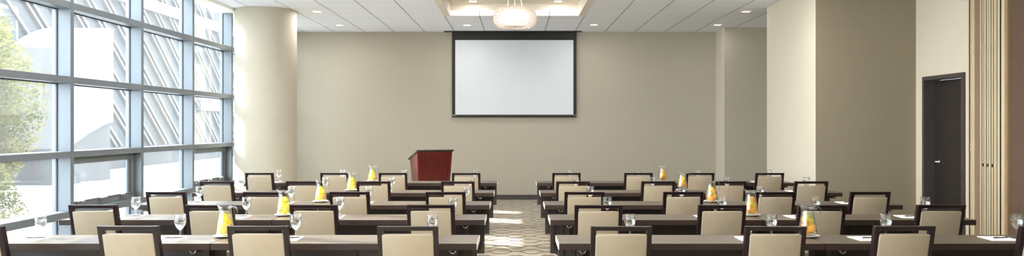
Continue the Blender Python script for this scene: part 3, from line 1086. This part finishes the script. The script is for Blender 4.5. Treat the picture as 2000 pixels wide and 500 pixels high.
for r, y in enumerate(ROWY):
    for side, gx, cx, sn in (('left', GL[r], CH_L[r], seatL), ('right', GR[r], CH_R[r], seatR)):
        for q in range(4):
            if gx[q] is not None:
                if pg is None:
                    pg = goblet_mesh()
                    g = pg
                else:
                    g = copy_tree(pg)
                g.location = (gx[q], y + 0.31 + rnd.uniform(-0.02, 0.02), TZ)
                g.rotation_euler = (0, 0, rnd.uniform(0, 6))
                tag(g, 'stemmed water glass at the %s, %s block, %s' % (sn[q], side, rowa[r]), 'glass', 'water goblets on the tables')
            # notepad and pen
            nx, ny = cx[q] + 0.02, y + 0.20
            if pn is None:
                bm = bmesh.new()
                box(bm, -0.105, 0.105, -0.07, 0.14, 0, 0.004)
                box(bm, -0.105, 0.105, 0.13, 0.14, 0.004, 0.0052)
                pn = obj('notepad', bm, 'paper')
                n_ = pn
                bm = bmesh.new()
                tube(bm, [(-0.07, 0, 0), (0.045, 0, 0), (0.06, 0, 0), (0.068, 0, 0)], 0.0045, 8, radii=[0.0042, 0.0045, 0.003, 0.001])
                box(bm, -0.07, -0.03, -0.001, 0.001, 0.0042, 0.0062)
                ppen = obj('pen', bm, 'pen')
                pe = ppen
            else:
                n_ = pn.copy()
                COL.objects.link(n_)
                pe = ppen.copy()
                COL.objects.link(pe)
            n_.location = (nx, ny, TZ)
            n_.rotation_euler = (0, 0, rnd.uniform(-0.06, 0.06))
            tag(n_, 'white notepad at the %s, %s block, %s' % (sn[q], side, rowa[r]), 'notepad', 'notepads on the tables')
            pe.location = (nx + 0.03, ny + 0.05, TZ + 0.0087)
            pe.rotation_euler = (0, 0, 0.25 + rnd.uniform(-0.1, 0.1))
            tag(pe, 'dark pen on the notepad at the %s, %s block, %s' % (sn[q], side, rowa[r]), 'pen', 'pens on the notepads')
        kind = 'lemon' if side == 'left' else 'orange'
        px = PX[r][0 if side == 'left' else 1]
        pyy = y + 0.33
        if not plate_used:
            pt = plate0
            plate_used = True
        else:
            pt = plate0.copy()
            COL.objects.link(pt)
        pt.location = (px, pyy, TZ)
        tag(pt, 'white plate under the pitcher of the %s block, %s' % (side, rowa[r]), 'plate', 'plates under the pitchers')
        if kind not in pp:
            pp[kind] = pitcher_mesh(kind)
            p = pp[kind]
        else:
            p = copy_tree(pp[kind])
        pzb = TZ + 0.0085
        p.location = (px, pyy, pzb)
        p.rotation_euler = (0, 0, rnd.uniform(-0.25, 0.25))
        word = 'lemon slices' if kind == 'lemon' else 'orange slices'
        tag(p, 'glass pitcher of water and %s, %s block, %s' % (word, side, rowa[r]), 'pitcher', 'pitchers of fruit water')
        # fruit in the water
        lay = [(-0.022, -0.030, 0.042), (0.024, -0.028, 0.066), (-0.022, -0.027, 0.095), (0.019, -0.024, 0.118), (-0.008, -0.018, 0.148),
               (0.020, 0.012, 0.044), (0.020, 0.014, 0.098), (-0.018, 0.014, 0.128), (-0.024, 0.004, 0.070)]
        for i, (dx, dy, dz) in enumerate(lay):
            if kind == 'lemon':
                sk = 'orange' if i in (1,) else 'lemon'
            else:
                sk = ['orange', 'orange', 'orange', 'lemon', 'lime', 'orange', 'lemon', 'orange'][(i + r) % 8 if i > 1 else i]
            so = bpy.data.objects.new(sk + '_slice', SL[(sk, 0)])
            COL.objects.link(so)
            dz2 = dz + rnd.uniform(-0.006, 0.006)
            k = 0.95 if dz2 < 0.06 else 0.9 if dz2 < 0.085 else 0.84 if dz2 < 0.1 else 0.76
            so.scale = (k, k, k)
            so.location = (px + dx * (1 if (r % 2 == 0) else -1) * k, pyy + dy * 0.8 * k, pzb + dz2)
            so.rotation_euler = (PI / 2 + rnd.uniform(-0.5, 0.5), rnd.uniform(-0.3, 0.3), rnd.uniform(-0.45, 0.45))
            where = ['lowest in front', 'second up in front', 'third up in front', 'fourth up in front', 'topmost', 'lowest at the back', 'middle at the back', 'highest at the back', 'at the side'][i]
            tag(so, '%s slice, %s, in the %s block pitcher, %s' % (sk, where, side, rowa[r]), 'fruit slice', '%s slices in the %s block pitcher, %s' % (sk, side, rowa[r]))

# ------------------------------------------------------------------ outside
struct('ground', boxobj('ground', (-60, GX - 0.13, -30, 80, -0.3, -0.1), 'ground'), 'pale paving outside the windows', 'ground')

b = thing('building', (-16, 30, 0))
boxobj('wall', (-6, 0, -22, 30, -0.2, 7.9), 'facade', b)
bm = bmesh.new()
yy = -3.0
for q in range(26):
    yy += 1.05 if q % 2 else 0.38
    y = yy - 6.0
    hexa(bm, [(-0.1, y + 8.1, 0.8), (0.12, y + 8.1, 0.8), (0.12, y + 8.24, 0.8), (-0.1, y + 8.24, 0.8)],
         [(-0.1, y, 7.7), (0.12, y, 7.7), (0.12, y + 0.14, 7.7), (-0.1, y + 0.14, 7.7)])
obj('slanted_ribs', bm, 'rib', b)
bm = bmesh.new()
box(bm, 0, 0.25, -4, 30, 6.6, 7.1)
box(bm, 0, 0.2, 8.5, 30, 2.4, 3.1)
obj('ledge', bm, 'rib', b)
for (ya, za) in [(-12.0, 1.0), (-9.5, 1.0), (-7, 1.0), (-12.0, 3.6), (-9.5, 3.6), (-7.0, 3.6), (-14.5, 3.6), (-14.5, 1.0)]:
    f = boxobj('window', (-0.05, 0.05, ya, ya + 1.6, za, za + 1.8), 'rib', b)
    boxobj('window_pane', (0.03, 0.06, ya + 0.12, ya + 1.48, za + 0.12, za + 1.68), 'dark_glass', f)
tag(b, 'pale grey building with slanting white ribs across the street', 'building')

cv = thing('curved_canopy', (-13.7, 23.4, 0))


def prism(pts, x0, x1):
    bm = bmesh.new()
    va = [bm.verts.new((x0, y, z)) for y, z in pts]
    vb = [bm.verts.new((x1, y, z)) for y, z in pts]
    bm.faces.new(va)
    bm.faces.new(vb[::-1])
    for i in range(len(pts)):
        j = (i + 1) % len(pts)
        bm.faces.new((va[i], vb[i], vb[j], va[j]))
    bmesh.ops.recalc_face_normals(bm, faces=bm.faces)
    return bm


N = 12
top = [(1.2 - 2.5 * q / N, 4.72 - 0.85 * (q / N) ** 2) for q in range(N + 1)]
low = [(1.2 - 2.5 * q / N, 1.75 - 0.80 * (q / N) ** 1.3) for q in range(N, -1, -1)]
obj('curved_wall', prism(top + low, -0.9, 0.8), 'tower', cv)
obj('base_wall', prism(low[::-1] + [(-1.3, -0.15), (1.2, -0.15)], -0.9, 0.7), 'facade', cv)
tag(cv, 'white curved wall standing outside the second window bay', 'outbuilding')


def tree(x, y, h, rad, label, n, seed):
    rr = random.Random(seed)
    t = thing('street_tree', (x, y, -0.1))
    bm = bmesh.new()
    tube(bm, [(0, 0, 0), (0.03, 0.02, h * 0.3), (-0.04, 0.03, h * 0.6), (0, 0, h * 0.9)], 0.08, 8, radii=[0.09, 0.07, 0.05, 0.02])
    for q in range(14):
        a = rr.uniform(0, 2 * PI)
        z = h * rr.uniform(0.15, 0.75)
        tube(bm, [(0, 0, z), (rad * 0.4 * math.cos(a), rad * 0.4 * math.sin(a), z + 0.3), (rad * 0.8 * math.cos(a), rad * 0.8 * math.sin(a), z + 0.65)], 0.02, 5, radii=[0.03, 0.02, 0.008])
    obj('trunk', bm, 'bark', t)
    bm = bmesh.new()
    for q in range(n):
        while True:
            p = Vector((rr.uniform(-1, 1), rr.uniform(-1, 1), rr.uniform(-1, 1)))
            if 0.1 < Vector((p.x, p.y, max(p.z, 0.0) ** 1.5)).length < 1 - 0.12 * max(-p.z, 0.0):
                break
        w = 1.0 + 0.25 * math.sin(5 * p.z + 3 * math.atan2(p.y, p.x))
        c = Vector((p.x * rad * w, p.y * rad * w, h * 0.56 + p.z * h * 0.5))
        s = rr.uniform(0.02, 0.034)
        u = Vector((rr.gauss(0, 1), rr.gauss(0, 1), rr.gauss(0, 0.6))).normalized()
        v = u.cross(Vector((rr.gauss(0, 1), rr.gauss(0, 1), rr.gauss(0, 1)))).normalized()
        vs = [bm.verts.new(c + u * s), bm.verts.new(c + v * s * 0.55), bm.verts.new(c - u * s), bm.verts.new(c - v * s * 0.55)]
        bm.faces.new(vs)
    obj('foliage', bm, 'leaf', t)
    tag(t, label, 'tree')


tree(-8.7, 11.8, 3.6, 1.05, 'yellow-green leafy tree outside the nearest visible window', 56000, 3)
